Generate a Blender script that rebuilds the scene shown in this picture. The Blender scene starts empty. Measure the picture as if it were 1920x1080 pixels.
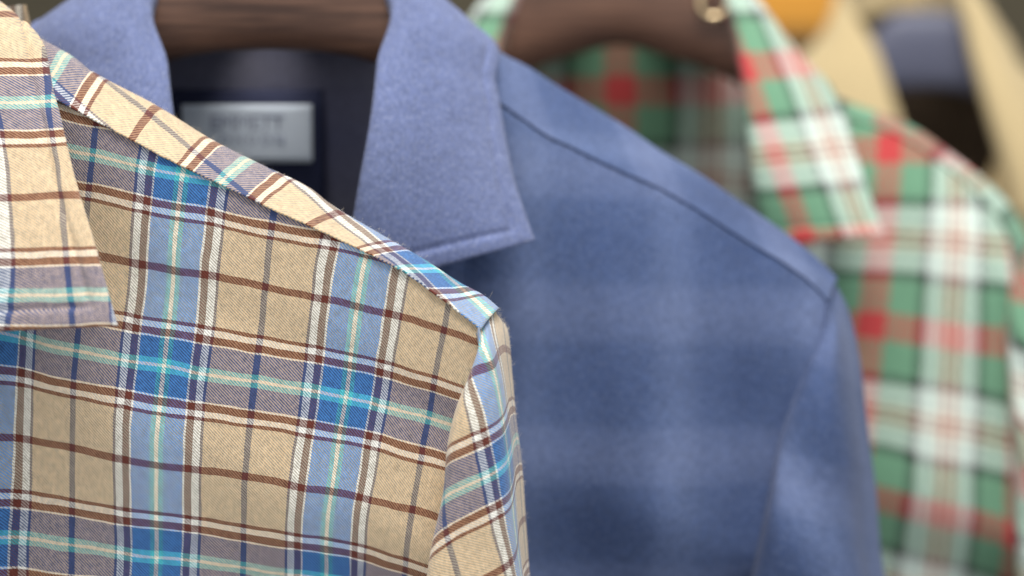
import bpy, math, random
import numpy as np
from mathutils import Matrix, Vector

random.seed(4)
rng = np.random.default_rng(7)
S = bpy.context.scene
COL = S.collection
R = math.radians

# ------------------------------------------------------------------ camera
FPX, PITCH, CAMZ = 3520.0, R(6.0), 1.45           # focal length in photo pixels, tilt, height
cam = bpy.data.cameras.new('camera')
cam.sensor_width = 36.0
cam.lens = 36.0 * FPX / 1920.0
cam.clip_start, cam.clip_end = 0.02, 50
cam.dof.use_dof = True
cam.dof.focus_distance = 0.548
cam.dof.aperture_fstop = 5.0
cam.dof.aperture_blades = 0
cam_ob = bpy.data.objects.new('camera', cam)
COL.objects.link(cam_ob)
cam_ob.location = (0, 0, CAMZ)
cam_ob.rotation_euler = (R(90) - PITCH, 0, 0)
S.camera = cam_ob

# ------------------------------------------------------------------ light
world = bpy.data.worlds.new('World')
S.world = world
world.use_nodes = True
world.node_tree.nodes['Background'].inputs[0].default_value = (0.93, 0.965, 1.0, 1)
world.node_tree.nodes['Background'].inputs[1].default_value = 0.58

def area(name, loc, target, size, power, color):
    l = bpy.data.lights.new(name, 'AREA')
    l.shape, l.size, l.energy, l.color = 'SQUARE', size, power, color
    o = bpy.data.objects.new(name, l)
    COL.objects.link(o)
    o.location = loc
    o.rotation_euler = (Vector(target) - Vector(loc)).to_track_quat('-Z', 'Y').to_euler()
    return o
area('ceiling_light', (0.10, 0.15, 3.0), (0.05, 0.65, 1.4), 0.9, 41, (1.0, 0.97, 0.93))
area('window_light', (-0.75, -1.5, 2.0), (0.0, 0.65, 1.4), 1.4, 9, (1.0, 0.98, 0.95))

S.view_settings.view_transform = 'Standard'
S.view_settings.look = 'None'
S.view_settings.exposure = 0.0
S.view_settings.gamma = 1.0
S.view_settings.use_curve_mapping = False
S.cycles.max_bounces = 6

# ------------------------------------------------------------------ helpers
C0 = np.array([0, 0, CAMZ])
FW = np.array([0, math.cos(PITCH), -math.sin(PITCH)])
UP = np.array([0, math.sin(PITCH), math.cos(PITCH)])
RT = np.array([1.0, 0, 0])

def ray(px, py):
    return FW + RT * (px - 960) / FPX - UP * (py - 540) / FPX

class Frame:
    """Upright frame of one hanging shirt: x across the shoulders, y towards its back, z up."""
    def __init__(s, px, py, depth, yaw, roll=0.0):
        s.O = C0 + ray(px, py) * depth
        m = Matrix.Rotation(-R(yaw), 3, 'Z') @ Matrix.Rotation(R(roll), 3, 'Y')
        s.M = np.array(m)
    def P(s, px, py, ly):
        d = ray(px, py)
        ey = s.M[:, 1]
        k = (ly - (C0 - s.O) @ ey) / (d @ ey)
        return s.M.T @ (C0 + k * d - s.O)
    def pl(s, pts):
        return np.array([s.P(*p) for p in pts])
    def px(s, loc):
        w = np.asarray(loc) @ s.M.T + s.O - C0
        z = w @ FW
        return np.stack([960 + FPX * (w @ RT) / z, 540 - FPX * (w @ UP) / z], -1)
    def matrix(s):
        m = Matrix(s.M.tolist()).to_4x4()
        m.translation = Vector(s.O.tolist())
        return m

def cr(pts, t):
    """Catmull-Rom through pts (k, d), t in [0, k-1]."""
    pts = np.asarray(pts, float)
    k = len(pts)
    t = np.clip(np.asarray(t, float), 0, k - 1)
    i = np.minimum(t.astype(int), k - 2)
    f = (t - i)[..., None]
    ext = np.vstack([2 * pts[0] - pts[1], pts, 2 * pts[-1] - pts[-2]])
    p0, p1, p2, p3 = ext[i], ext[i + 1], ext[i + 2], ext[i + 3]
    return 0.5 * (2 * p1 + (p2 - p0) * f + (2 * p0 - 5 * p1 + 4 * p2 - p3) * f ** 2 + (3 * p1 - p0 - 3 * p2 + p3) * f ** 3)

def crp(pts, t):
    """Periodic version: loops of points, pts (k, n, d), t in [0, k)."""
    k = len(pts)
    i = t.astype(int) % k
    f = (t - np.floor(t))[:, None, None]
    p0, p1, p2, p3 = pts[(i - 1) % k], pts[i], pts[(i + 1) % k], pts[(i + 2) % k]
    return 0.5 * (2 * p1 + (p2 - p0) * f + (2 * p0 - 5 * p1 + 4 * p2 - p3) * f ** 2 + (3 * p1 - p0 - 3 * p2 + p3) * f ** 3)

def dense(pts, n=400):
    return cr(pts, np.linspace(0, len(pts) - 1, n))

def pchip(x, y, q):
    """Monotone cubic through (x, y), x increasing; no overshoot where the spacing is uneven."""
    h, dl = np.diff(x), np.diff(y) / np.diff(x)
    m = np.zeros_like(y)
    if len(x) > 2:
        w1, w2 = 2 * h[1:] + h[:-1], h[1:] + 2 * h[:-1]
        ok = dl[:-1] * dl[1:] > 0
        a, b = np.where(ok, dl[:-1], 1), np.where(ok, dl[1:], 1)
        m[1:-1] = np.where(ok, (w1 + w2) / (w1 / a + w2 / b), 0)
    m[0], m[-1] = dl[0], dl[-1]
    k = np.clip(np.searchsorted(x, q) - 1, 0, len(x) - 2)
    t = (q - x[k]) / h[k]
    return (2 * t ** 3 - 3 * t ** 2 + 1) * y[k] + (t ** 3 - 2 * t ** 2 + t) * h[k] * m[k] + (3 * t ** 2 - 2 * t ** 3) * y[k + 1] + (t ** 3 - t ** 2) * h[k] * m[k + 1]

def by_axis(pts, ax, frac, flip=False):
    """Resample a curve so that fraction runs evenly along one axis."""
    d = np.asarray(pts, float)
    v = -d[:, ax] if flip else d[:, ax].copy()
    keep = [0]
    for i in range(1, len(v)):
        if v[i] > v[keep[-1]] + 1e-4: keep.append(i)
    if keep[-1] != len(v) - 1: keep[-1] = len(v) - 1
    v, d = v[keep], d[keep]
    q = v[0] + (v[-1] - v[0]) * np.asarray(frac)
    return np.stack([pchip(v, d[:, c], q) for c in range(3)], -1)

def grid_mesh(name, G, uv, mat, parent, flip=False, smooth=True, closed=False, extra=None):
    """G (rows, cols, 3) -> mesh object; uv (rows, cols, 2)."""
    m, n = G.shape[:2]
    idx = np.arange(m * n).reshape(m, n)
    A, B, Cc, D = idx[:-1, :-1], idx[:-1, 1:], idx[1:, 1:], idx[1:, :-1]
    F = np.stack([A, D, Cc, B], -1).reshape(-1, 4)
    if flip:
        F = F[:, ::-1]
    return raw_mesh(name, G.reshape(-1, 3), F, uv.reshape(-1, 2), mat, parent, smooth)

def raw_mesh(name, V, F, UV, mat, parent, smooth=True):
    me = bpy.data.meshes.new(name)
    F = np.asarray(F)
    me.vertices.add(len(V))
    me.vertices.foreach_set('co', np.asarray(V, np.float32).ravel())
    nl = F.shape[1]
    me.loops.add(F.size)
    me.loops.foreach_set('vertex_index', F.ravel().astype(np.int32))
    me.polygons.add(len(F))
    me.polygons.foreach_set('loop_start', np.arange(0, F.size, nl, dtype=np.int32))
    me.polygons.foreach_set('loop_total', np.full(len(F), nl, np.int32))
    if UV is not None:
        l = me.uv_layers.new(name='UVMap')
        l.data.foreach_set('uv', np.asarray(UV, np.float32)[F.ravel()].ravel())
    me.update(calc_edges=True)
    me.validate()
    if smooth:
        me.polygons.foreach_set('use_smooth', np.ones(len(me.polygons), bool))
    me.materials.append(mat)
    o = bpy.data.objects.new(name, me)
    COL.objects.link(o)
    if parent is not None:
        o.parent = parent
    return o

def joined(name, pieces, mat, parent):
    V, F, U, k = [], [], [], 0
    for G, uv, flip in pieces:
        m, n = G.shape[:2]
        idx = np.arange(m * n).reshape(m, n) + k
        f = np.stack([idx[:-1, :-1], idx[1:, :-1], idx[1:, 1:], idx[:-1, 1:]], -1).reshape(-1, 4)
        F.append(f[:, ::-1] if flip else f)
        V.append(G.reshape(-1, 3)); U.append(uv.reshape(-1, 2)); k += m * n
    return raw_mesh(name, np.vstack(V), np.vstack(F), np.vstack(U), mat, parent)

def solid(o, t, off=-1.0):
    m = o.modifiers.new('thickness', 'SOLIDIFY')
    m.thickness = t
    m.offset = off
    return o

def tag(o, label, cat, group=None, kind=None):
    if label: o['label'] = label
    if cat: o['category'] = cat
    if group: o['group'] = group
    if kind: o['kind'] = kind
    return o

def mirror(G):
    H = G.copy()
    H[..., 0] *= -1
    return H

def basis(a, b, order):
    c = [np.ones_like(a), a, b]
    if order >= 2: c += [a * b, a * a, b * b]
    if order >= 3: c += [a ** 3, a * a * b]
    return np.stack(c, -1)

def fit(par, pxs, obs, order):
    """Least-squares thread coordinate over surface parameters par (N,2) from stripe sightings (px, py, value)."""
    obs = np.array(obs, float)
    d = ((pxs[None] - obs[:, None, :2]) ** 2).sum(-1)
    q = par[d.argmin(1)]
    co, *_ = np.linalg.lstsq(basis(q[:, 0], q[:, 1], order), obs[:, 2], rcond=None)
    return basis(par[:, 0], par[:, 1], order) @ co

# ------------------------------------------------------------------ materials
def lin(c):
    c = np.array(c, float) / 255
    return tuple(np.where(c <= 0.04045, c / 12.92, ((c + 0.055) / 1.055) ** 2.4)) + (1.0,)

class NT:
    def __init__(s, name):
        s.m = bpy.data.materials.new(name)
        s.m.use_nodes = True
        s.t = s.m.node_tree
        s.b = s.t.nodes['Principled BSDF']
    def n(s, kind, **k):
        x = s.t.nodes.new(kind)
        for a, v in k.items():
            setattr(x, a, v)
        return x
    def l(s, a, b):
        s.t.links.new(a, b)
    def math(s, op, a, b=None, c=None, clamp=False):
        x = s.n('ShaderNodeMath', operation=op, use_clamp=clamp)
        for i, v in enumerate((a, b, c)):
            if v is None: continue
            if hasattr(v, 'links'): s.l(v, x.inputs[i])
            else: x.inputs[i].default_value = v
        return x.outputs[0]
    def mix(s, f, a, b, mode='MIX'):
        x = s.n('ShaderNodeMix', data_type='RGBA', blend_type=mode)
        for sock, v in ((x.inputs[0], f), (x.inputs[6], a), (x.inputs[7], b)):
            if hasattr(v, 'links'): s.l(v, sock)
            else: sock.default_value = v
        return x.outputs[2]
    def ramp(s, fac, stops, interp='CONSTANT'):
        x = s.n('ShaderNodeValToRGB')
        x.color_ramp.interpolation = interp
        e = x.color_ramp.elements
        while len(e) > 1: e.remove(e[-1])
        e[0].position, e[0].color = stops[0][0], stops[0][1]
        for p, c in stops[1:]:
            q = e.new(p); q.color = c
        s.l(fac, x.inputs[0])
        s.alpha = x.outputs[1]
        return x.outputs[0]
    def noise(s, vec, scale, detail=2, rough=0.5, sx=1, sy=1):
        mp = s.n('ShaderNodeMapping')
        mp.inputs['Scale'].default_value = (sx, sy, 1)
        s.l(vec, mp.inputs[0])
        x = s.n('ShaderNodeTexNoise')
        x.inputs['Scale'].default_value = scale
        x.inputs['Detail'].default_value = detail
        x.inputs['Roughness'].default_value = rough
        s.l(mp.outputs[0], x.inputs['Vector'])
        return x.outputs['Fac']
    def rng(s, v, a, b, c, d):
        x = s.n('ShaderNodeMapRange')
        s.l(v, x.inputs[0])
        for i, q in enumerate((a, b, c, d)): x.inputs[1 + i].default_value = q
        return x.outputs[0]

def woven(name, warp, weft, period, wale, twill_contrast=1.0, interp='CONSTANT', melange=0.12, fuzz=0.25, weft_share=0.52, bump=0.5, flecks=0.0, gd=0.10, blotch=0.0):
    """Checked twill: warp stripes over u, weft stripes over v (mirrored setts), one sett = `period` metres."""
    n = NT(name)
    uv = n.n('ShaderNodeUVMap').outputs[0]
    # wavering of the hand: stripes are never dead straight
    sp = n.n('ShaderNodeSeparateXYZ'); n.l(uv, sp.inputs[0])
    w1 = n.rng(n.noise(uv, 1.3, 2), 0.3, 0.7, -0.010, 0.010)
    w2 = n.rng(n.noise(uv, 1.7, 2, sx=1.2), 0.3, 0.7, -0.010, 0.010)
    j1 = n.rng(n.noise(uv, 60, 1, sy=.15), 0.3, 0.7, -0.0016, 0.0016)
    j2 = n.rng(n.noise(uv, 60, 1, sx=.15), 0.3, 0.7, -0.0016, 0.0016)
    u = n.math('ADD', n.math('ADD', sp.outputs[0], w1), j1)
    v = n.math('ADD', n.math('ADD', sp.outputs[1], w2), j2)
    # twill: the cloth steps diagonally, so a colour border steps too
    k = period / wale
    d = n.math('MULTIPLY', n.math('SUBTRACT', n.math('MULTIPLY', sp.outputs[1], 0.80), n.math('MULTIPLY', sp.outputs[0], 0.62)), k)
    tri = n.math('PINGPONG', d, 0.5)                      # 0..0.5
    fu = n.math('PINGPONG', n.math('MULTIPLY', u, 2.0), 1.0)
    fv = n.math('PINGPONG', n.math('MULTIPLY', v, 2.0), 1.0)
    cw = n.ramp(fu, warp, interp)
    cf = n.ramp(fv, weft, interp)
    cover = n.math('SUBTRACT', 1.0, n.alpha)
    thr = 0.5 * weft_share
    soft = 0.06
    tri = n.math('ADD', tri, n.rng(n.noise(uv, k * 0.5, 3, 0.6), 0.3, 0.7, -0.09, 0.09))
    mask = n.rng(tri, thr + soft, thr - soft, 0.0, 1.0)   # 1 = weft on top
    if twill_contrast < 1:
        mask = n.math('ADD', n.math('MULTIPLY', mask, twill_contrast), weft_share * (1 - twill_contrast))
    mask = n.math('ADD', mask, n.math('MULTIPLY', n.math('SUBTRACT', 1.0, mask), cover))
    col = n.mix(mask, cw, cf)
    # yarn melange and fuzz
    yarn = n.noise(uv, k * 0.8, 2, 0.6, sx=1.0, sy=0.35)
    yarn2 = n.noise(uv, k * 0.25, 3, 0.65)
    tone = n.math('ADD', n.rng(yarn, 0.3, 0.7, -melange, melange), n.rng(yarn2, 0.3, 0.7, -melange * 0.7, melange * 0.7))
    if blotch:
        tone = n.math('ADD', tone, n.rng(n.noise(uv, 2.6, 4, 0.6, sx=1.0, sy=0.45), 0.3, 0.7, -blotch, blotch))
        tone = n.math('ADD', tone, n.rng(n.noise(uv, 14, 3, 0.6), 0.3, 0.7, -blotch * 0.5, blotch * 0.5))
    groove = n.rng(tri, 0.0, 0.30, -gd * twill_contrast, 0.0)
    fac = n.math('ADD', n.math('ADD', tone, 1.0), groove)
    mul = n.n('ShaderNodeVectorMath', operation='SCALE')
    n.l(col, mul.inputs[0]); n.l(fac, mul.inputs['Scale'])
    base = mul.outputs[0]
    if flecks:
        fl = n.rng(n.noise(uv, k * 0.9, 3, 0.75, sx=1.0, sy=0.6), 0.50, 0.72, 0.0, flecks)
        base = n.mix(fl, base, (0.62, 0.66, 0.78, 1))
    n.l(base, n.b.inputs['Base Color'])
    n.b.inputs['Roughness'].default_value = 0.92
    n.b.inputs['Specular IOR Level'].default_value = 0.12
    n.b.inputs['Sheen Weight'].default_value = fuzz
    n.b.inputs['Sheen Roughness'].default_value = 0.55
    h = n.math('ADD', n.math('MULTIPLY', tri, 1.2), n.math('MULTIPLY', yarn, 0.8))
    h2 = n.math('ADD', h, n.math('MULTIPLY', n.noise(uv, 9, 3), 1.5))
    bp = n.n('ShaderNodeBump')
    bp.inputs['Strength'].default_value = bump
    bp.inputs['Distance'].default_value = 0.00022
    n.l(h2, bp.inputs['Height'])
    n.l(bp.outputs[0], n.b.inputs['Normal'])
    return n.m

BEIGE, WHITE, BROWN, BLUE = lin((220, 186, 142)), lin((244, 241, 232)), lin((100, 50, 40)), lin((70, 142, 214))
def cov(c, a): return lin(c)[:3] + (1 - a,)     # alpha < 1: a heavier weft yarn that hides more of the warp
BROWN2, TEAL2, CREAM2 = cov((106, 48, 36), .62), cov((76, 184, 194), .22), cov((232, 226, 212), .10)
BEIGE2, BLUE2 = lin((198, 188, 167)), cov((52, 84, 136), .36)
TEAL, CREAM, PURP, DARK = lin((78, 192, 204)), lin((246, 236, 214)), lin((76, 56, 70)), lin((84, 66, 82))
FLANNEL = woven('brushed_check_twill',
    [(0, PURP), (.034, BEIGE), (.500, DARK), (.528, WHITE), (.612, BROWN), (.690, WHITE), (.712, BLUE), (.925, TEAL), (.975, CREAM)],
    [(0, BROWN2), (.038, BEIGE2), (.508, BROWN2), (.548, WHITE), (.610, BROWN2), (.690, WHITE), (.710, BLUE2), (.928, TEAL2), (.981, CREAM2)],
    0.055, 0.00070, twill_contrast=0.72, melange=0.11, fuzz=0.3, weft_share=0.48, bump=0.7, gd=0.50)

def g(*c): return lin(c)
DENIM = woven('blue_chambray_flannel',
    [(0, g(102, 117, 154)), (.12, g(98, 113, 150)), (.48, g(76, 92, 130)), (1, g(68, 84, 122))],
    [(0, g(102, 114, 148)), (.28, g(95, 108, 143)), (.52, g(70, 86, 123)), (1, g(62, 79, 117))],
    0.054, 0.0009, twill_contrast=0.25, interp='EASE', melange=0.12, fuzz=0.08, bump=0.5, flecks=0.12, blotch=0.10)
DENIM_PLAIN = woven('blue_chambray_collar',
    [(0, g(96, 107, 146)), (1, g(102, 112, 148))], [(0, g(96, 107, 146)), (1, g(102, 112, 148))],
    0.054, 0.0007, twill_contrast=0.4, interp='EASE', melange=0.16, fuzz=0.14, bump=0.6, flecks=0.27, blotch=0.11)
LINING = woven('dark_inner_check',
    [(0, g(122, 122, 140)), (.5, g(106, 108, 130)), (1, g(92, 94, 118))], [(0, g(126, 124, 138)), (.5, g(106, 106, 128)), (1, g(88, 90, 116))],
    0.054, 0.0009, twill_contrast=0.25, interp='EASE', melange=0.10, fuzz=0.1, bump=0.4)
TAN_INSIDE_SHADE = woven('tan_inside_shade', [(0, g(84, 70, 56)), (1, g(80, 66, 54))], [(0, g(84, 70, 56)), (1, g(80, 66, 54))],
    0.06, 0.0011, melange=0.06, fuzz=0.1, bump=0.3)  # inside of the tan shirt: its interior shadow is put into this brown
GREEN, RED, BLK, PALE = g(110, 154, 124), g(192, 70, 70), g(50, 48, 50), g(208, 222, 212)
PLAID_G = woven('green_red_plaid_flannel',
    [(0, RED), (.165, GREEN), (.535, BLK), (.635, PALE), (.84, g(230, 224, 206)), (.90, g(176, 70, 66)), (.955, g(230, 224, 206))],
    [(0, RED), (.150, GREEN), (.535, BLK), (.635, PALE), (.86, g(230, 224, 206)), (.92, g(150, 70, 62)), (.97, g(230, 224, 206))],
    0.09, 0.0011, twill_contrast=0.6, melange=0.08, fuzz=0.2, bump=0.3)
TAN = woven('tan_cotton_twill', [(0, g(208, 186, 142)), (1, g(210, 188, 146))], [(0, g(208, 186, 142)), (1, g(210, 188, 146))],
    0.06, 0.0011, melange=0.06, fuzz=0.15, bump=0.3)
ORANGE = woven('orange_weave', [(0, g(236, 166, 70)), (1, g(242, 180, 90))], [(0, g(236, 166, 70)), (1, g(240, 176, 84))],
    0.06, 0.0011, melange=0.06, fuzz=0.2, bump=0.3)

def wood(name, a, b):
    n = NT(name)
    co = n.n('ShaderNodeTexCoord').outputs['Object']
    f1 = n.noise(co, 60, 4, 0.6, sx=0.25, sy=1.0)
    mp = n.n('ShaderNodeMapping'); mp.inputs['Scale'].default_value = (10, 90, 160); n.l(co, mp.inputs[0])
    w = n.n('ShaderNodeTexNoise'); w.inputs['Scale'].default_value = 3.0; w.inputs['Detail'].default_value = 5
    n.l(mp.outputs[0], w.inputs['Vector'])
    f = n.math('MULTIPLY', n.math('ADD', f1, w.outputs['Fac']), 0.5)
    n.l(n.ramp(f, [(0.36, a), (0.62, b)], 'LINEAR'), n.b.inputs['Base Color'])
    n.b.inputs['Roughness'].default_value = 0.45
    bp = n.n('ShaderNodeBump'); bp.inputs['Strength'].default_value = 0.25; bp.inputs['Distance'].default_value = 0.0004
    n.l(w.outputs['Fac'], bp.inputs['Height']); n.l(bp.outputs[0], n.b.inputs['Normal'])
    return n.m
SLATE = wood('grey_painted_wood', g(84, 87, 108), g(98, 101, 122))
WALNUT = wood('walnut', g(72, 49, 39), g(124, 90, 72))

def plain(name, c, rough=0.6, metal=0.0, nscale=40, amt=0.08):
    n = NT(name)
    co = n.n('ShaderNodeTexCoord').outputs['Object']
    t = n.rng(n.noise(co, nscale, 3), 0.3, 0.7, 1 - amt, 1 + amt)
    mul = n.n('ShaderNodeVectorMath', operation='SCALE')
    mul.inputs[0].default_value = c[:3]; n.l(t, mul.inputs['Scale'])
    n.l(mul.outputs[0], n.b.inputs['Base Color'])
    n.b.inputs['Roughness'].default_value = rough
    n.b.inputs['Metallic'].default_value = metal
    return n.m
STEEL = plain('hook_steel', g(190, 188, 182), 0.25, 1.0)
BRASS = plain('pale_brass', g(240, 214, 170), 0.3, 1.0)
LABEL = plain('label_satin', g(234, 244, 255), 0.7, nscale=900, amt=0.05)
NAVY = plain('navy_tape', g(34, 40, 72), 0.8, nscale=900, amt=0.15)
INK = plain('label_print', g(158, 164, 184), 0.7)
WALL = plain('dark_wall', g(92, 84, 66), 0.9, nscale=3, amt=0.25)
FIBRE = plain('loose_fibre', g(236, 226, 206), 0.9)

# ------------------------------------------------------------------ setting
def box(name, c, s, mat, kind=None):
    x, y, z = np.array(s) / 2
    V = np.array([(a * x, b * y, d * z) for a in (-1, 1) for b in (-1, 1) for d in (-1, 1)]) + np.array(c)
    F = [(0, 1, 3, 2), (4, 6, 7, 5), (0, 4, 5, 1), (2, 3, 7, 6), (0, 2, 6, 4), (1, 5, 7, 3)]
    o = raw_mesh(name, V, F, None, mat, None, False)
    if kind: o['kind'] = kind
    return o
box('wall', (0.6, 3.4, 1.4), (6.0, 0.1, 4.0), WALL, 'structure')

# ------------------------------------------------------------------ shirts
def folds(x, z, seed, amp, wl=0.055):
    """Soft hanging folds: run mostly down the cloth and deepen away from the shoulder."""
    r = np.random.default_rng(seed)
    h = np.zeros_like(x)
    for i in range(5):
        f = 2 * math.pi / (wl * r.uniform(0.7, 1.9))
        tilt = r.uniform(-0.22, 0.22)
        ph = r.uniform(0, 6.28)
        h += np.sin(f * (x + tilt * z) + ph + 0.5 * np.sin(z * r.uniform(9, 18) + ph)) * r.uniform(0.5, 1)
    return h * amp / 2.6

def shirt(name, fr, sp):
    root = bpy.data.objects.new(name, None)
    COL.objects.link(root)
    root.empty_display_size = 0.05
    root.matrix_world = fr.matrix()
    mat, matc = sp['mat'], sp.get('collar_mat', sp['mat'])
    per, hem = sp['period'], sp['hem']
    seam, ridge = fr.pl(sp['seam']), fr.pl(sp['ridge'])
    arm, fold, sil = fr.pl(sp['arm']), fr.pl(sp['fold']), fr.pl(sp['sil'])
    roll, outer = fr.pl(sp['roll']), fr.pl(sp['outer'])
    tip = seam[-1]
    ns = seam[0]
    side = 0.235 if 'side' not in sp else sp['side']

    # ---- front panels
    nC, nR = sp.get('res', (150, 170))
    ua = np.linspace(0, 1, nC)
    va = np.linspace(0, 1, nR) ** 1.7
    zc = ns[2] - 0.095
    cf = sp.get('centre_y', -0.046)
    top = np.vstack([[0.003, cf, zc], [ns[0] * 0.55, cf + 0.001, zc + 0.022], [ns[0] * 0.86, cf * 0.65, ns[2] - 0.03], seam + [0, sp.get('lip', 0.0006), -0.0004]])
    under = arm.copy()
    k = np.clip((np.arange(len(arm)) / 2.0), 0, 1)
    under[:, 0] += np.minimum(0.010, 0.30 * (sil[:, 0] - arm[:, 0])) * k
    under[:, 1] += sp.get('tuck', 0.012) * np.clip(np.arange(len(arm)) / 4.0, 0, 1)
    rig = np.vstack([tip + [0.0, sp.get('lip', 0.0006), -0.0004], under[1:], [[under[-1][0] + 0.01, -0.004, under[-1][2] - 0.05], [tip[0] + 0.005, -0.002, hem]]])
    bot = np.array([[0.003, cf - 0.002, hem], [tip[0] * 0.5, cf, hem - 0.01], [tip[0] + 0.005, -0.002, hem]])
    lef = np.array([[0.003, cf, zc], [0.003, cf - 0.004, zc - 0.08], [0.003, cf - 0.002, hem]])
    T, B = by_axis(top, 0, ua), by_axis(bot, 0, ua)
    L, Rr = by_axis(lef, 2, va, True), by_axis(rig, 2, va, True)
    a, b = ua[None, :, None], va[:, None, None]
    G = (1 - b) * T[None] + b * B[None] + (1 - a) * L[:, None] + a * Rr[:, None] \
        - ((1 - a) * (1 - b) * T[0] + a * (1 - b) * T[-1] + (1 - a) * b * B[0] + a * b * B[-1])
    x, z = G[..., 0], G[..., 2]
    drop = 1 - np.exp(-np.clip(T[None, :, 2] - z, 0, None) / 0.045)
    edge = np.clip((1 - ua)[None] / 0.10, 0, 1) ** 0.7
    G[..., 1] -= sp['belly'] * np.sin(np.pi * ua[None] ** 0.8) * drop ** 0.8
    G[..., 1] += folds(x, z, sp['seed'], sp['fold_amp'], sp.get('fold_wl', 0.055)) * drop ** 1.2 * (0.35 + 0.65 * edge)
    par = np.stack([x.ravel(), z.ravel()], -1)
    if 'u_front' in sp:
        pxs = fr.px(G.reshape(-1, 3))
        uv = np.stack([fit(par, pxs, sp['u_front'], sp.get('order', 1)), fit(par, pxs, sp['v_front'], sp.get('order', 1))], -1).reshape(nR, nC, 2)
    else:
        c, s_ = math.cos(R(sp.get('grain', 6))), math.sin(R(sp.get('grain', 6)))
        uv = np.stack([(x * c - z * s_) / per + sp['uv0'][0], (-z * c - x * s_) / per + sp['uv0'][1]], -1)
    fp = grid_mesh('front_panel', G, uv, mat, root)
    fp['label'] = sp['front_label']
    grid_mesh('front_panel', mirror(G), uv * [-1, 1], mat, root, flip=True)

    # ---- yoke over the hanger
    n = 160
    bf = (np.arange(len(ridge)) / (len(ridge) - 1.0))[:, None] ** 2
    back = ridge + np.array([0, 0.024, -0.028]) + bf * np.array([-0.016, 0, 0])
    tt = np.linspace(0, 1, n)
    lip = sp.get('lip', 0.0006)
    cs = by_axis(seam, 0, tt) + [0, -lip, 0.0003]
    rd = by_axis(ridge, 0, tt)
    bk = by_axis(back, 0, tt)
    pre = cs + (rd - cs) * 0.5 + [0, -0.0005, 0.0005]
    post = rd + np.array([0, 0.013, -0.008]) + (tt[:, None] ** 2) * np.array([-0.006, 0, 0])
    ctrl = np.stack([cs, pre, rd, post, bk])
    w = np.concatenate([np.linspace(0, 2, 34)[:-1], np.linspace(2, 4, 16)])
    Y = np.stack([cr(ctrl[:, i], w) for i in range(n)], 1)
    Y[..., 1] += folds(Y[..., 0], Y[..., 2], sp['seed'] + 5, sp['fold_amp'] * 0.12) * np.sin(np.pi * np.clip(w / 4, 0, 1))[:, None]
    pk = np.sin(tt * 90 + 2 * np.sin(tt * 23)) * np.sin(tt * 61 + 1) * 0.00015
    Y[..., 1] += pk[None] * np.exp(-w / 0.5)[:, None]
    Y[..., 2] += pk[None] * np.exp(-w / 0.3)[:, None] * 0.6
    arc = np.concatenate([np.zeros((1, n)), np.cumsum(np.linalg.norm(np.diff(Y, axis=0), axis=-1), 0)])
    along = np.broadcast_to(Y[:1, :, 0] * 1.16, arc.shape)
    par = np.stack([along.ravel(), arc.ravel()], -1)
    if 'u_yoke' in sp:
        pxs = fr.px(Y.reshape(-1, 3))
        vis = (np.arange(len(w))[:, None] < 34).repeat(n, 1).ravel()
        pv = np.where(vis[:, None], pxs, 1e6)
        uvy = np.stack([fit(par, pv, sp['u_yoke'], 1), fit(par, pv, sp['v_yoke'], 1)], -1).reshape(len(w), n, 2)
    else:
        uvy = np.stack([(arc - 0.6 * along) / per + 0.3, (along + 0.4 * arc) / per + 0.1], -1)
    solid(grid_mesh('yoke', Y, uvy, mat, root, flip=True), 0.0005)
    solid(grid_mesh('yoke', mirror(Y), uvy * [-1, 1], mat, root), 0.0005)

    # ---- back panel (its inner face shows through the open neck)
    nb = sp['neck_back']
    tb = np.vstack([[0, nb[1], nb[2]], [ns[0] * 0.6, nb[1] - 0.004, nb[2] + 0.008], bk[::32] + [0, -0.0006, 0.002], bk[-1:] + [0.002, -0.0006, 0.002]])
    sb = np.array([bk[-1], bk[-1] + [-0.004, 0.0, -0.06], bk[-1] + [0.0, -0.012, -0.16], [tip[0] + 0.006, 0.0, hem]])
    lb = np.array([[0, nb[1], nb[2]], [0, nb[1] + 0.006, nb[2] - 0.1], [0, nb[1] + 0.004, hem]])
    bb = np.array([[0, nb[1] + 0.004, hem], [tip[0] * 0.5, nb[1], hem], [tip[0] + 0.006, 0.0, hem]])
    u2, v2 = np.linspace(0, 1, 80), np.linspace(0, 1, 90) ** 1.5
    T, B, L, Rr = by_axis(tb, 0, u2), by_axis(bb, 0, u2), by_axis(lb, 2, v2, True), by_axis(sb, 2, v2, True)
    a, b = u2[None, :, None], v2[:, None, None]
    Bk = (1 - b) * T[None] + b * B[None] + (1 - a) * L[:, None] + a * Rr[:, None] \
        - ((1 - a) * (1 - b) * T[0] + a * (1 - b) * T[-1] + (1 - a) * b * B[0] + a * b * B[-1])
    ob = np.array(sp.get('uv_back', (0.2, 0.1)))
    uvb = np.stack([Bk[..., 0] / per + ob[0], -Bk[..., 2] / per + ob[1]], -1)
    uvm = np.stack([-Bk[..., 0] / per + ob[0], -Bk[..., 2] / per + ob[1]], -1)
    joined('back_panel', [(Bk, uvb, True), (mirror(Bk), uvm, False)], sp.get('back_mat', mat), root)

    # ---- sleeves
    n = len(arm)
    ext = []
    for kx, (c_, fx) in enumerate(((arm, 0.008), (fold, 0.012), (sil, 0.018))):
        d = c_[-1] - c_[-2]
        d = d / abs(d[2])
        e = [c_[-1] + d * (0.9 * a if a < .1 else .09) + np.array([fx * a, 0, min(0, .09 - a)]) for a in (.015, .035, .06, .10, .16, .25, .36)]
        ext.append(np.vstack([c_] + [q[None] for q in e]))
    A_, F_, Z_ = ext
    kk = np.clip(np.arange(len(A_)) / 2.5, 0, 1)[:, None]
    mid1 = (A_ + F_) / 2 + np.array([0, -0.006, 0]) * kk
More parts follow.
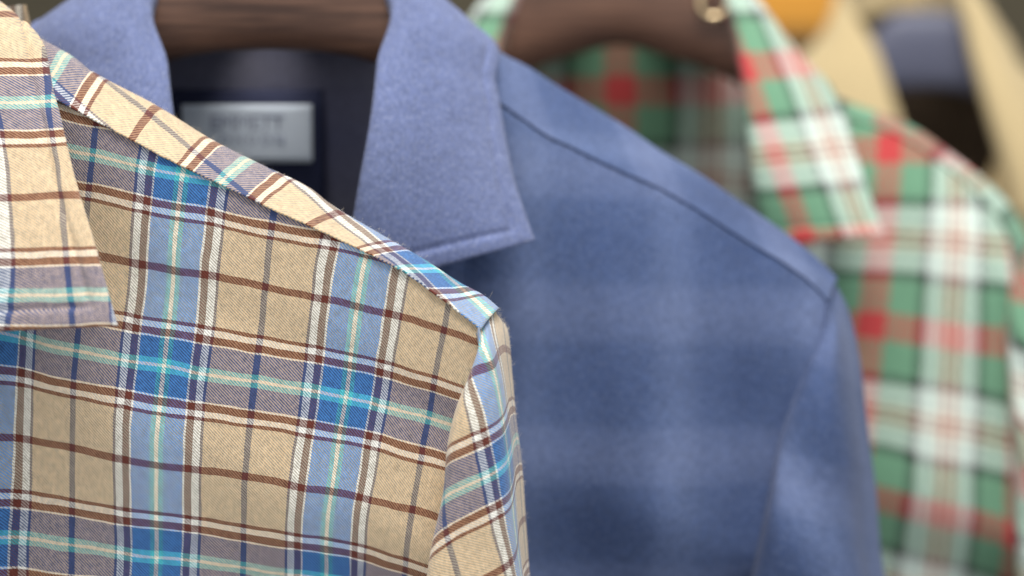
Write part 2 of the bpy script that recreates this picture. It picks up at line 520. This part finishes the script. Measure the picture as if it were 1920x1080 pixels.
    mid2 = (F_ + Z_) / 2 + np.array([0.0008, -0.001, 0]) * kk
    wd = (Z_ - A_)[:, :1] * np.array([[1.0, 0, 0]])
    Bq = Z_ - 0.55 * wd * kk + np.array([0, 0.014, 0]) * kk + np.array([-0.003, 0.008, 0]) * (1 - kk)
    In = A_ + 0.12 * wd * kk + np.array([0, 0.026, 0]) * kk + np.array([0.0, 0.012, 0]) * (1 - kk)
    loop = np.stack([A_, mid1, F_, mid2, Z_, Bq, In])           # 7 x levels x 3
    cap = np.array([np.array(cr(ctrl[:, -1], np.array([q]))[0]) for q in (0, .5, 1, 1.5, 2, 3, 4)])
    loop[:, 0] = cap + [-0.0015, 0.0004, -0.0010]
    lt = np.linspace(0, 1, 200) ** 1.5 * (len(A_) - 1)
    loop = np.stack([cr(loop[i], lt) for i in range(7)])
    ct = np.linspace(0, 7, 113)
    SL = crp(loop, ct).transpose(1, 0, 2)                        # levels x around x 3
    zz = SL[..., 2]
    gap = np.clip((SL[0, 0, 2] - zz) / 0.06, 0, 1)
    th = ct[None] / 7 * 2 * math.pi
    SL[..., 1] += gap ** 2 * sp['fold_amp'] * 0.4 * (np.sin(zz * 95 + 2 * th) + 0.6 * np.sin(zz * 55 - th + 1.3))
    SL[..., 0] += gap ** 2 * sp['fold_amp'] * 0.10 * np.sin(zz * 70 + th)
    ra = np.concatenate([np.zeros((len(lt), 1)), np.cumsum(np.linalg.norm(np.diff(SL, axis=1), axis=-1), 1)], 1)
    ra = ra - ra[:, [32]]                                        # measured from the fold
    par = np.stack([ra.ravel(), zz.ravel()], -1)
    if 'u_sleeve' in sp:
        pxs = fr.px(SL.reshape(-1, 3))
        vis = np.broadcast_to((ct <= 4.0)[None], ra.shape).ravel()
        pv = np.where(vis[:, None], pxs, 1e6)
        uvs = np.stack([fit(par, pv, sp['u_sleeve'], 1), fit(par, pv, sp['v_sleeve'], 2)], -1).reshape(SL.shape[:2] + (2,))
    else:
        uvs = np.stack([(ra + 0.3 * zz) / per + 0.2, (-zz - 0.3 * ra) / per + sp['uv0'][1]], -1)
    grid_mesh('sleeve', SL, uvs, mat, root)
    grid_mesh('sleeve', mirror(SL), uvs * [-1, 1], mat, root, flip=True)

    # ---- collar: stand, roll and leaf in one cloth, thick and top-stitched
    cb = sp['collar_back']                                       # roll and edge at the centre back
    rl = fr.pl(sp['roll_left']) if 'roll_left' in sp else mirror(roll)
    ol = fr.pl(sp['outer_left']) if 'outer_left' in sp else mirror(outer)
    rs = np.vstack([roll, [cb[0]], rl[::-1]])
    os_ = np.vstack([outer, [cb[1]], ol[::-1]])
    ns_ = len(roll)
    st = np.linspace(0, len(rs) - 1, 321)
    rs, os_ = cr(rs, st), cr(os_, st)
    sgn = np.sign(rs[:, :1]) * np.clip(np.abs(rs[:, :1]) / 0.02, 0, 1)
    frontness = np.clip((0.03 - rs[:, 1:2]) / 0.06, 0, 1)
    stand = rs + np.concatenate([sgn * 0.012 * frontness, 0.007 * frontness - 0.003 * (1 - frontness), -0.030 + 0 * sgn], 1)
    sh = rs + np.concatenate([sgn * 0.002, 0.004 * frontness, -0.010 + 0 * sgn], 1)
    leafd = os_ - rs
    out = np.concatenate([sgn * 0.15, -frontness + (1 - frontness), 0.25 + 0 * sgn], 1)
    out /= np.linalg.norm(out, axis=1, keepdims=True)
    bl = sp['leaf_bulge']
    q0 = rs + leafd * 0.07 + out * bl * 0.55
    q1 = rs + leafd * 0.30 + out * bl
    q2 = rs + leafd * 0.65 + out * bl * 0.75
    ctrl = np.stack([stand, sh, rs, q0, q1, q2, os_])
    wt = np.concatenate([np.linspace(0, 2, 10)[:-1], np.linspace(2, 4, 22)[:-1], np.linspace(4, 6, 60)])
    CO = np.stack([cr(ctrl[:, i], wt) for i in range(len(st))], 1)   # across x along
    CO[..., 1] += folds(CO[..., 0], CO[..., 2], sp['seed'] + 9, 0.0007, 0.05)
    # stitched border: a groove a few mm in from the edges, with a raised hem outside it
    arcc = np.concatenate([np.zeros((1, len(st))), np.cumsum(np.linalg.norm(np.diff(CO, axis=0), axis=-1), 0)])
    d_edge = arcc[-1:] - arcc
    al = np.concatenate([[0], np.cumsum(np.linalg.norm(np.diff(CO[60], axis=0), axis=-1))])
    d_end = np.minimum(al, al[-1] - al)[None] + 0 * arcc
    dm = np.minimum(d_edge, d_end)
    sw = sp.get('stitch', 0.006)
    grv = -0.0010 * np.exp(-((dm - sw) / 0.0011) ** 2) + 0.0005 * (dm < sw) * np.clip(dm / 0.0012, 0, 1)
    puck = 0.00025 * np.sin(al / 0.0022)[None] * np.exp(-((dm - sw) / 0.003) ** 2)
    leafmask = (wt > 2.4)[:, None]
    CO += (grv + puck)[..., None] * out[None] * leafmask[..., None]
    par = np.stack([CO[..., 0].ravel(), CO[..., 2].ravel()], -1)
    if 'u_collar' in sp:
        pxs = fr.px(CO.reshape(-1, 3))
        vis = np.broadcast_to((wt > 2.1)[:, None] & (st < ns_)[None], arcc.shape).ravel()
        pv = np.where(vis[:, None], pxs, 1e6)
        uvc = np.stack([fit(par, pv, sp['u_collar'], sp.get('order_c', 1)), fit(par, pv, sp['v_collar'], 1)], -1).reshape(CO.shape[:2] + (2,))
        uvc[:, len(st) // 2:] = uvc[:, :len(st) // 2 + 1][:, ::-1]
    else:
        c0 = sp.get('uvc', (0.0, 0.0))
        ks = sp.get('collar_shear', 0.0)
        uvc = np.stack([(np.abs(CO[..., 0]) + ks * CO[..., 2]) / per + c0[0], -CO[..., 2] / per + c0[1]], -1)
    solid(grid_mesh('collar', CO, uvc, matc, root), 0.0016, 1.0 if sp.get('cflip') else -1.0)
    tag(root, sp['label'], 'shirt', 'shirts hanging in a row')
    return root, dict(G=G, Y=Y, SL=SL, CO=CO, nb=nb)

def hanger(fr, sp, label, mat=None):
    """Shaped wooden hanger: arched body whose lower edge shows in the open neck, and a steel hook."""
    root = bpy.data.objects.new('wooden_hanger', None)
    COL.objects.link(root)
    root.empty_display_size = 0.04
    root.matrix_world = fr.matrix()
    low = fr.pl(sp['low'])
    rd = by_axis(fr.pl(sp['ridge']), 0, np.linspace(0, 1, 40))
    x_end = rd[-1, 0] - 0.012
    n = 81
    xs = np.linspace(0, x_end, n)
    lowx = np.interp(xs, low[:, 0], low[:, 2])
    arm_top = np.interp(xs, rd[:, 0], rd[:, 2]) - 0.010
    slope = (rd[-1, 2] - rd[0, 2]) / (rd[-1, 0] - rd[0, 0])
    neckx = rd[0, 0]
    topz = np.where(xs > neckx, arm_top, np.minimum(rd[0, 2] - 0.010 + np.clip(neckx - 0.014 - xs, 0, None) * 2.5, sp['hump']))
    ker = np.ones(15) / 15
    topz = np.convolve(np.pad(topz, 7, mode='edge'), ker, 'valid')
    lowz = np.where(xs <= low[-1, 0], lowx, np.interp(low[-1, 0], xs, lowx) + (xs - low[-1, 0]) * slope * 0.9)
    lowz = np.minimum(lowz, topz - 0.012)
    half = 0.011 - 0.003 * np.clip((xs - 0.08) / 0.1, 0, 1)
    rings = []
    ang = np.linspace(0, 2 * math.pi, 33)
    for x, t, l, h in zip(xs, topz, lowz, half):
        cy, cz, rz = 0.006, (t + l) / 2, (t - l) / 2
        sup = lambda v: np.sign(v) * np.abs(v) ** 0.75
        rings.append(np.stack([np.full(33, x), cy + h * sup(np.cos(ang)), cz + rz * sup(np.sin(ang))], -1))
    H = np.array(rings)
    H = np.concatenate([mirror(H)[::-1][:-1], H])
    uv = np.zeros(H.shape[:2] + (2,))
    grid_mesh('hanger_body', H, uv, mat or WALNUT, root)
    # hook
    cpt = [(0, 0.004, topz[0] - 0.004), (0, 0.004, topz[0] + 0.02)]
    for a in np.linspace(-0.5, 3.6, 14):
        cpt.append((0.022 * math.cos(math.pi - a) * -1, 0.004, topz[0] + 0.055 + 0.022 * math.sin(a)))
    path = dense(np.array(cpt), 80)
    tg = np.gradient(path, axis=0); tg /= np.linalg.norm(tg, axis=1, keepdims=True)
    nrm = np.array([0, 1.0, 0])[None].repeat(80, 0)
    bi = np.cross(tg, nrm)
    an = np.linspace(0, 2 * math.pi, 13)
    tube = path[:, None] + 0.0019 * (np.cos(an)[None, :, None] * nrm[:, None] + np.sin(an)[None, :, None] * bi[:, None])
    grid_mesh('hook', tube, np.zeros(tube.shape[:2] + (2,)), STEEL, root)
    tag(root, label, 'hanger', 'wooden hangers in the shirts')
    return root

# ---- 1: beige and blue checked shirt, in focus
f1 = Frame(-230, 120, 0.575, 9)
CHECK = dict(centre_y=-.028, mat=FLANNEL, period=0.055, hem=-0.62, seed=3, fold_amp=0.0016, belly=0.002, leaf_bulge=0.006, fold_wl=0.06, order=3, order_c=2,
    label='beige, brown and blue checked shirt in sharp focus, nearest in the row', front_label='checked front with blue and beige blocks',
    seam=[(40, 150, -.014), (107, 187, -.015), (187, 230, -.015), (333, 307, -.016), (430, 353, -.016), (500, 387, -.016), (610, 437, -.016),
          (687, 473, -.016), (747, 503, -.016), (833, 563, -.016), (903, 618, -.016)],
    ridge=[(20, 50, .008), (70, 70, .008), (127, 100, .008), (180, 137, .008), (293, 197, .008), (400, 263, .008), (500, 313, .008), (583, 353, .008),
           (617, 380, .008), (710, 437, .008), (800, 490, .008), (867, 533, .008), (907, 554, .007), (936, 578, .004)],
    arm=[(903, 620, -.017), (896, 655, -.019), (876, 712, -.022), (853, 772, -.025), (838, 840, -.027), (833, 905, -.028), (825, 955, -.029), (810, 1020, -.030), (800, 1085, -.031)],
    fold=[(914, 606, -.014), (922, 650, -.018), (934, 712, -.021), (942, 790, -.023), (947, 850, -.024), (950, 893, -.025), (954, 960, -.026), (960, 1030, -.027), (966, 1090, -.028)],
    sil=[(936, 579, .004), (951, 622, .012), (961, 705, .018), (968, 787, .021), (974, 840, .022), (978, 880, .023), (983, 953, .024), (988, 1020, .025), (993, 1085, .026)],
    roll=[(-170, 640, -.050), (-165, 480, -.044), (-140, 300, -.032), (-115, 130, -.016), (-90, 10, .002)],
    outer=[(222, 611, -.056), (181, 462, -.047), (141, 330, -.036), (104, 180, -.020), (62, 62, .006)],
    collar_back=((0, .046, .045), (0, .056, .002)), neck_back=(0, .044, .012),
    u_front=[(263, 393, .286), (250, 527, .286), (233, 753, .286), (217, 950, .286), (612, 460, 1.286), (582, 627, 1.286), (563, 870, 1.286), (553, 1003, 1.286),
             (408, 427, .714), (390, 610, .714), (377, 833, .714), (365, 953, .714), (753, 527, 1.714), (733, 610, 1.714), (717, 687, 1.714), (710, 753, 1.714),
             (690, 870, 1.714), (673, 1053, 1.714), (57, 660, -.286), (50, 787, -.286), (38, 1020, -.286), (845, 590, 2.0), (820, 690, 2.0), (797, 780, 2.0), (785, 900, 2.0), (770, 1000, 2.0), (140, 660, 0), (133, 845, 0), (125, 980, 0), (-20, 720, -.5), (-30, 1000, -.5), (477, 820, 1), (460, 953, 1)],
    v_front=[(200, 483, 0), (263, 498, 0), (387, 522, 0), (500, 538, 0), (607, 560, 0), (730, 587, 0), (833, 620, 0), (897, 640, 0),
             (227, 607, .328), (450, 642, .328), (590, 675, .328), (720, 700, .328), (857, 747, .328),
             (133, 725, .672), (230, 738, .672), (377, 767, .672), (480, 780, .672), (573, 802, .672), (690, 820, .672), (820, 860, .672),
             (43, 830, 1), (133, 845, 1), (240, 857, 1), (363, 882, 1), (467, 893, 1), (567, 917, 1), (677, 930, 1), (803, 960, 1),
             (67, 952, 1.328), (207, 967, 1.328), (377, 998, 1.328), (533, 1018, 1.328), (740, 1053, 1.328),
             (200, 363, -.328), (333, 388, -.328), (450, 415, -.328), (567, 433, -.328), (150, 283, -.5), (250, 313, -.5), (0, 625, .5), (67, 643, .5), (133, 660, .5), (0, 820, 1), (0, 1003, 1.5)],
    v_yoke=[(115, 120, -.5), (155, 161, -.328), (178, 180, -.265), (270, 227, 0), (358, 275, .265), (382, 287, .328), (442, 315, .5), (503, 352, .672),
            (525, 363, .735), (607, 410, 1), (690, 460, 1.265), (707, 473, 1.328), (795, 497, 1.5), (837, 541, 1.672), (243, 250, 0), (300, 203, 0), (590, 423, 1), (623, 397, 1)],
    u_yoke=[(217, 160, 0), (275, 210, 0), (333, 260, 0), (577, 367, .286), (633, 403, .286), (700, 453, .286), (770, 505, .32)],
    v_sleeve=[(843, 837, .265), (890, 817, .265), (840, 863, .328), (893, 843, .328), (900, 802, .265), (937, 783, .265), (903, 827, .328), (937, 813, .328),
              (840, 930, .5), (900, 903, .5), (943, 880, .5), (817, 1007, .672), (913, 963, .672), (950, 940, .672), (813, 1035, .735), (927, 980, .735), (917, 1077, 1), (943, 1063, 1),
              (925, 680, 0), (950, 660, 0), (955, 765, .265), (961, 826, .5), (967, 883, .672), (971, 900, .735), (980, 981, 1), (952, 755, .3)],
    u_sleeve=[(892, 737, .286), (897, 813, .286), (907, 897, .286), (923, 973, .286), (933, 1037, .286), (840, 960, 0), (860, 1040, 0),
              (930, 737, .5), (941, 800, .5), (935, 700, .56), (952, 1000, .42), (950, 700, .9), (975, 1000, .75)],
    v_collar=[(27, 43, 0), (60, 108, .265), (60, 128, .328), (60, 190, .5), (60, 253, .672), (60, 275, .735), (60, 370, 1), (60, 462, 1.265), (60, 486, 1.328), (60, 555, 1.5),
              (5, 122, .328), (88, 132, .328), (5, 251, .672), (110, 256, .672), (20, 553, 1.5), (190, 557, 1.5)],
    u_collar=[(117, 590, 0), (110, 393, 0), (103, 300, 0), (97, 167, 0), (7, 400, -.286), (7, 590, -.286), (3, 300, -.286), (-15, 120, -.286), (-45, 15, -.286), (85, 110, 0), (68, 80, 0), (215, 590, .235), (178, 450, .215)],
    low=[(-230, 60, 0), (-60, 80, 0), (10, 100, 0)], hump=0.06)
r1, d1 = shirt('checked_shirt', f1, CHECK)

# ---- 2: blue chambray shirt
f2 = Frame(508, 150, 0.652, -6)
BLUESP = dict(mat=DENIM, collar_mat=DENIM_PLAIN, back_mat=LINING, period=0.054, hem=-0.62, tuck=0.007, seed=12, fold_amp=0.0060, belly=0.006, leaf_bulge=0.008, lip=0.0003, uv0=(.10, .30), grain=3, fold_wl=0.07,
    label='plain-looking blue chambray shirt with white neck label, behind the beige checked one', front_label='blue front with faint shadow check',
    seam=[(890, 160, -.016), (937, 193, -.016), (990, 230, -.017), (1023, 253, -.017), (1073, 277, -.017), (1140, 310, -.017), (1240, 355, -.017), (1310, 395, -.017), (1380, 440, -.017),
          (1480, 500, -.017), (1520, 530, -.017), (1555, 568, -.017)],
    ridge=[(900, 70, .010), (947, 103, .010), (987, 123, .010), (1040, 157, .010), (1107, 197, .010), (1173, 237, .010), (1240, 283, .010), (1310, 325, .010), (1380, 373, .010),
           (1467, 433, .010), (1533, 487, .009), (1567, 520, .007)],
    arm=[(1556, 572, -.018), (1540, 627, -.021), (1513, 693, -.025), (1487, 773, -.028), (1460, 867, -.030), (1445, 930, -.031), (1433, 993, -.032), (1420, 1085, -.033)],
    fold=[(1562, 560, -.014), (1572, 625, -.020), (1578, 700, -.024), (1580, 780, -.027), (1585, 865, -.028), (1590, 930, -.029), (1596, 993, -.030), (1604, 1085, -.031)],
    sil=[(1567, 521, .006), (1590, 580, .010), (1607, 665, .014), (1616, 760, .016), (1626, 845, .017), (1636, 920, .018), (1643, 990, .019), (1653, 1085, .020)],
    roll=[(640, 560, -.052), (668, 370, -.052), (693, 230, -.046), (706, 120, -.032), (718, -20, -.004)],
    outer=[(1003, 451, -.049), (967, 345, -.040), (949, 262, -.031), (930, 160, -.018), (893, 62, .008)],
    roll_left=[(370, 480, -.052), (345, 345, -.052), (328, 230, -.046), (315, 120, -.032), (300, -20, -.004)],
    outer_left=[(20, 470, -.049), (50, 350, -.040), (62, 265, -.031), (70, 165, -.018), (72, 45, .008)],
    collar_back=((0, .050, .062), (0, .068, .018)), neck_back=(0, .050, .022),
    u_front=[(985, 700, 0), (1270, 700, 1), (985, 950, 0), (1270, 950, 1), (1127, 400, .5), (985, 450, 0)],
    v_front=[(1100, 590, 0), (1400, 590, 0), (1150, 725, .5), (1400, 725, .5), (1200, 860, 1), (1150, 455, -.5)],
    low=[(515, 93, 0), (600, 97, 0), (660, 106, 0), (720, 122, 0), (800, 150, 0)], hump=0.058)
r2, d2 = shirt('blue_shirt', f2, BLUESP)
hanger(f2, BLUESP, 'dark brown wooden hanger in the neck of the blue shirt')

# ---- 3: green and red plaid shirt
f3 = Frame(1160, 170, 0.87, 4)
GREENSP = dict(mat=PLAID_G, period=0.09, hem=-0.62, tuck=0.003, seed=22, fold_amp=0.003, belly=0.006, leaf_bulge=0.010, uv0=(.0, .0), grain=4,
    label='green, red and white plaid shirt out of focus behind the blue one', front_label='green front with red stripes and white bands',
    seam=[(1540, 185, -.008), (1580, 213, -.008), (1663, 243, -.008), (1713, 267, -.008), (1780, 315, -.008), (1850, 380, -.008), (1890, 440, -.010), (1905, 500, -.012)],
    ridge=[(1540, 160, .012), (1580, 187, .012), (1663, 217, .012), (1713, 240, .012), (1780, 287, .012), (1863, 353, .012), (1905, 400, .012), (1932, 450, .010)],
    arm=[(1905, 530, -.018), (1890, 610, -.024), (1893, 700, -.026), (1898, 800, -.028), (1903, 900, -.030), (1907, 1000, -.032), (1910, 1085, -.033)],
    fold=[(1915, 520, -.014), (1935, 600, -.020), (1950, 700, -.024), (1960, 800, -.026), (1970, 900, -.028), (1980, 1000, -.030), (1990, 1085, -.031)],
    sil=[(1933, 452, .008), (1960, 560, .012), (1990, 680, .016), (2010, 800, .017), (2025, 900, .018), (2040, 1000, .019), (2050, 1085, .020)],
    roll=[(1440, 470, -.060), (1415, 360, -.060), (1402, 250, -.054), (1390, 130, -.038), (1345, -20, -.004)],
    outer=[(1662, 441, -.056), (1632, 370, -.047), (1606, 290, -.037), (1575, 195, -.022), (1500, 130, .010)],
    collar_back=((0, .060, .085), (0, .085, .035)), neck_back=(0, .062, .028), uv_back=(.0, .0), order=2,
    u_front=[(1670, 280, 0), (1640, 493, 0), (1630, 613, 0), (1608, 900, 0), (1813, 460, .5), (1787, 627, .5), (1773, 787, .5), (1753, 960, .5), (1970, 430, 1), (1945, 620, 1), (1915, 960, 1)],
    v_front=[(1670, 280, 0), (1630, 612, 1), (1790, 633, 1), (1860, 642, 1), (1813, 450, .5), (1640, 440, .5), (1653, 780, 1.5), (1773, 793, 1.5), (1867, 813, 1.5), (1653, 940, 2), (1747, 960, 2), (1853, 987, 2)],
    u_yoke=[(1590, 200, -.25), (1675, 230, 0), (1760, 275, .25), (1830, 330, .5), (1900, 410, .75), (1663, 219, 0), (1663, 241, .0)],
    v_yoke=[(1590, 200, -.24), (1675, 230, -.15), (1760, 275, -.02), (1830, 340, .14), (1663, 219, -.19), (1663, 241, -.11)],
    u_collar=[(1410, 130, 0), (1440, 250, 0), (1470, 340, 0), (1505, 450, 0), (1500, 150, .5), (1550, 250, .5), (1590, 340, .5), (1625, 430, .5)],
    v_collar=[(1417, 121, 0), (1500, 292, .5), (1440, 290, .5), (1500, 463, 1), (1600, 455, 1)],
    low=[(1130, 80, 0), (1200, 90, 0), (1300, 120, 0), (1370, 150, 0), (1420, 180, 0)], hump=0.085)
r3, d3 = shirt('plaid_shirt', f3, GREENSP)
h3 = hanger(f3, GREENSP, 'dark brown wooden hanger in the neck of the green plaid shirt')

# ring added in the form of a blurred pale highlight, set on that hanger
def blur_ring(fr, root):
    c = fr.P(1338, 6, -.009)
    A, B = np.meshgrid(np.linspace(0, 2 * math.pi, 41), np.linspace(0, 2 * math.pi, 17), indexing='ij')
    rr = .0062 + .0016 * np.cos(B)
    T = np.stack([c[0] + rr * np.cos(A), c[1] + .0016 * np.sin(B), c[2] + rr * np.sin(A)], -1)
    grid_mesh('highlight_ring', T, np.zeros(T.shape[:2] + (2,)), BRASS, root)
blur_ring(f3, h3)

# ---- 4: tan shirt, far out of focus
f4 = Frame(1735, 150, 1.45, 6)
TANSP = dict(mat=TAN, back_mat=TAN_INSIDE_SHADE, period=0.06, hem=-0.60, seed=31, fold_amp=0.003, belly=0.006, leaf_bulge=0.012, uv0=(0, 0), res=(90, 100),
    label='plain tan shirt with open collar, most blurred, behind the green plaid one', front_label='plain tan front',
    seam=[(1900, 190, -.02), (1960, 225, -.02), (2060, 290, -.02), (2160, 370, -.02), (2240, 450, -.02)],
    ridge=[(1900, 105, .012), (1960, 160, .012), (2060, 225, .012), (2160, 300, .012), (2250, 380, .012)],
    arm=[(2240, 455, -.02), (2225, 560, -.026), (2200, 680, -.03), (2190, 800, -.032), (2180, 940, -.034), (2170, 1085, -.035)],
    fold=[(2250, 440, -.016), (2262, 560, -.022), (2270, 680, -.026), (2280, 800, -.028), (2290, 940, -.03), (2300, 1085, -.031)],
    sil=[(2251, 382, .008), (2285, 520, .012), (2300, 660, .016), (2312, 800, .018), (2325, 940, .019), (2335, 1085, .02)],
    roll=[(1905, 400, -.062), (1880, 300, -.060), (1850, 200, -.052), (1822, 100, -.036), (1790, -20, -.004)],
    roll_left=[(1745, 400, -.062), (1715, 310, -.060), (1680, 200, -.052), (1645, 95, -.036), (1590, -20, -.004)],
    outer_left=[(1540, 430, -.058), (1490, 330, -.048), (1450, 220, -.038), (1445, 140, -.022), (1562, 92, .010)],
    outer=[(2060, 400, -.058), (2020, 320, -.048), (1975, 230, -.038), (1925, 140, -.022), (1860, 45, .010)],
    collar_back=((0, .060, .085), (0, .085, .035)), neck_back=(0, .060, .050),
    low=[(1740, 165, 0), (1790, 168, 0), (1860, 185, 0)], hump=0.053)
r4, d4 = shirt('tan_shirt', f4, TANSP)
hanger(f4, TANSP, 'blurred grey hanger in the neck of the tan shirt', SLATE)

# ------------------------------------------------------------------ neck label inside the blue shirt
def neck_label():
    ly = .0485
    p00, p11 = f2.P(341, 196, ly), f2.P(586, 304, ly)
    x0, x1, z1, z0 = p00[0], p11[0], p00[2], p11[2]
    def sheet(name, xa, xb, za, zb, y, mat, parent, th):
        nx, nz = 24, 10
        X, Z = np.meshgrid(np.linspace(xa, xb, nx), np.linspace(zb, za, nz))
        Yg = y + 0.0003 * np.sin(X * 160)
        o = grid_mesh(name, np.stack([X, Yg, Z], -1), np.zeros((nz, nx, 2)), mat, parent)
        return solid(o, th)
    patch = sheet('neck_tape', x0 - .004, x1 + .004, z0 - .05, z1 + .0055, ly - .001, NAVY, r2, .0006)
    lab = sheet('neck_label', x0, x1, z0, z1, ly - .0030, LABEL, r2, .0005)
    w = x1 - x0
    for txt, cx, cz, h, gap in (('EMMETT', .50, .70, .0056, 0.95), ('LONDON', .50, .40, .0038, 1.4)):
        cu = bpy.data.curves.new('label_text', 'FONT')
        cu.body = txt
        cu.size = h * 1.35
        cu.align_x = 'CENTER'
        cu.space_character = gap
        cu.extrude = 0.00012
        t = bpy.data.objects.new('label_text', cu)
        COL.objects.link(t)
        dg = bpy.context.evaluated_depsgraph_get()
        me = bpy.data.meshes.new_from_object(t.evaluated_get(dg))
        bpy.data.objects.remove(t)
        o = bpy.data.objects.new('label_text', me)
        me.materials.clear(); me.materials.append(INK)
        COL.objects.link(o)
        o.parent = lab
        o.location = (x0 + w * cx, ly - .0030 - .0002 - 0.0, z0 + (z1 - z0) * cz - h * .5)
        o.rotation_euler = (R(90), 0, 0)
    return lab
neck_label()

# ------------------------------------------------------------------ orange shape of unknown kind beyond the tan shirt
def orange_stack():
    c = C0 + ray(1455, -36) * 1.95
    n, m = 60, 24
    root = bpy.data.objects.new('orange_shape', None)
    COL.objects.link(root)
    root.location = c
    tag(root, 'blurred orange cloth behind the tan shirt\'s collar', 'cloth')
    th = np.linspace(0, 2 * math.pi, n)
    for k in range(2):
        prof = []
        for q in np.linspace(-1, 1, m):
            s = (1 - abs(q) ** 6) ** 0.5
            wx, wy = 0.066 * s + .003, 0.05 * s + .003
            e = lambda v: np.sign(v) * np.abs(v) ** 0.5
            prof.append(np.stack([wx * e(np.cos(th)), wy * e(np.sin(th)), np.full(n, 0.030 * q + 0.002 * np.sin(3 * th)) + (k - .5) * 0.062], -1))
        grid_mesh('fold', np.array(prof), np.zeros((m, n, 2)), ORANGE, root)
orange_stack()

# ------------------------------------------------------------------ loose fibres of the brushed cloth along the outline of the checked shirt
def fuzz(D):
    V, F = [], []
    def sow(pts, nrm, count, lo, hi):
        idx = rng.integers(0, len(pts), count)
        dens = np.sin(pts[:, 0] * 160 + 1) + np.sin(pts[:, 2] * 230) + rng.normal(0, .8, len(pts))
        idx = idx[dens[idx] > 0.1]
        for i in idx:
            p = pts[i] + rng.normal(0, 0.0004, 3)
            d = nrm[i] + rng.normal(0, 0.75, 3)
            d /= np.linalg.norm(d)
            L = rng.uniform(lo, hi) * (1.9 if rng.random() < .04 else 1)
            b = np.cross(d, rng.normal(0, 1, 3)); b /= np.linalg.norm(b)
            sd = np.cross(d, b); wd = 0.000016
            q = [p, p + d * L * .5 + b * L * .12, p + d * L + b * L * rng.uniform(-.3, .5)]
            k = len(V)
            V.extend([q[0] - sd * wd, q[0] + sd * wd, q[1] + sd * wd, q[1] - sd * wd, q[2] + sd * wd * .4, q[2] - sd * wd * .4])
            F.extend([(k, k + 1, k + 2, k + 3), (k + 3, k + 2, k + 4, k + 5)])
    def normals(G):
        n = np.cross(np.gradient(G, axis=1), np.gradient(G, axis=0))
        return n / (np.linalg.norm(n, axis=-1, keepdims=True) + 1e-12)
    Y, SL, CO = D['Y'], D['SL'], D['CO']
    n = -normals(Y); n *= np.sign(n[..., 2:3] + 1e-9)
    sow(Y[22:42].reshape(-1, 3), n[22:42].reshape(-1, 3), 2800, .0004, .0013)
    n = normals(SL); n *= np.sign(n[..., 0:1] + 1e-9)
    sow(SL[:120, 40:72].reshape(-1, 3), n[:120, 40:72].reshape(-1, 3), 1500, .0004, .0012)
    e = CO[-3:, :150].reshape(-1, 3)
    sow(e, np.tile([0.5, -0.6, -0.2], (len(e), 1)), 700, .0003, .0010)
    o = raw_mesh('fuzz', np.array(V), np.array(F), None, FIBRE, r1, False)
    o['kind'] = 'stuff'
fuzz(d1)
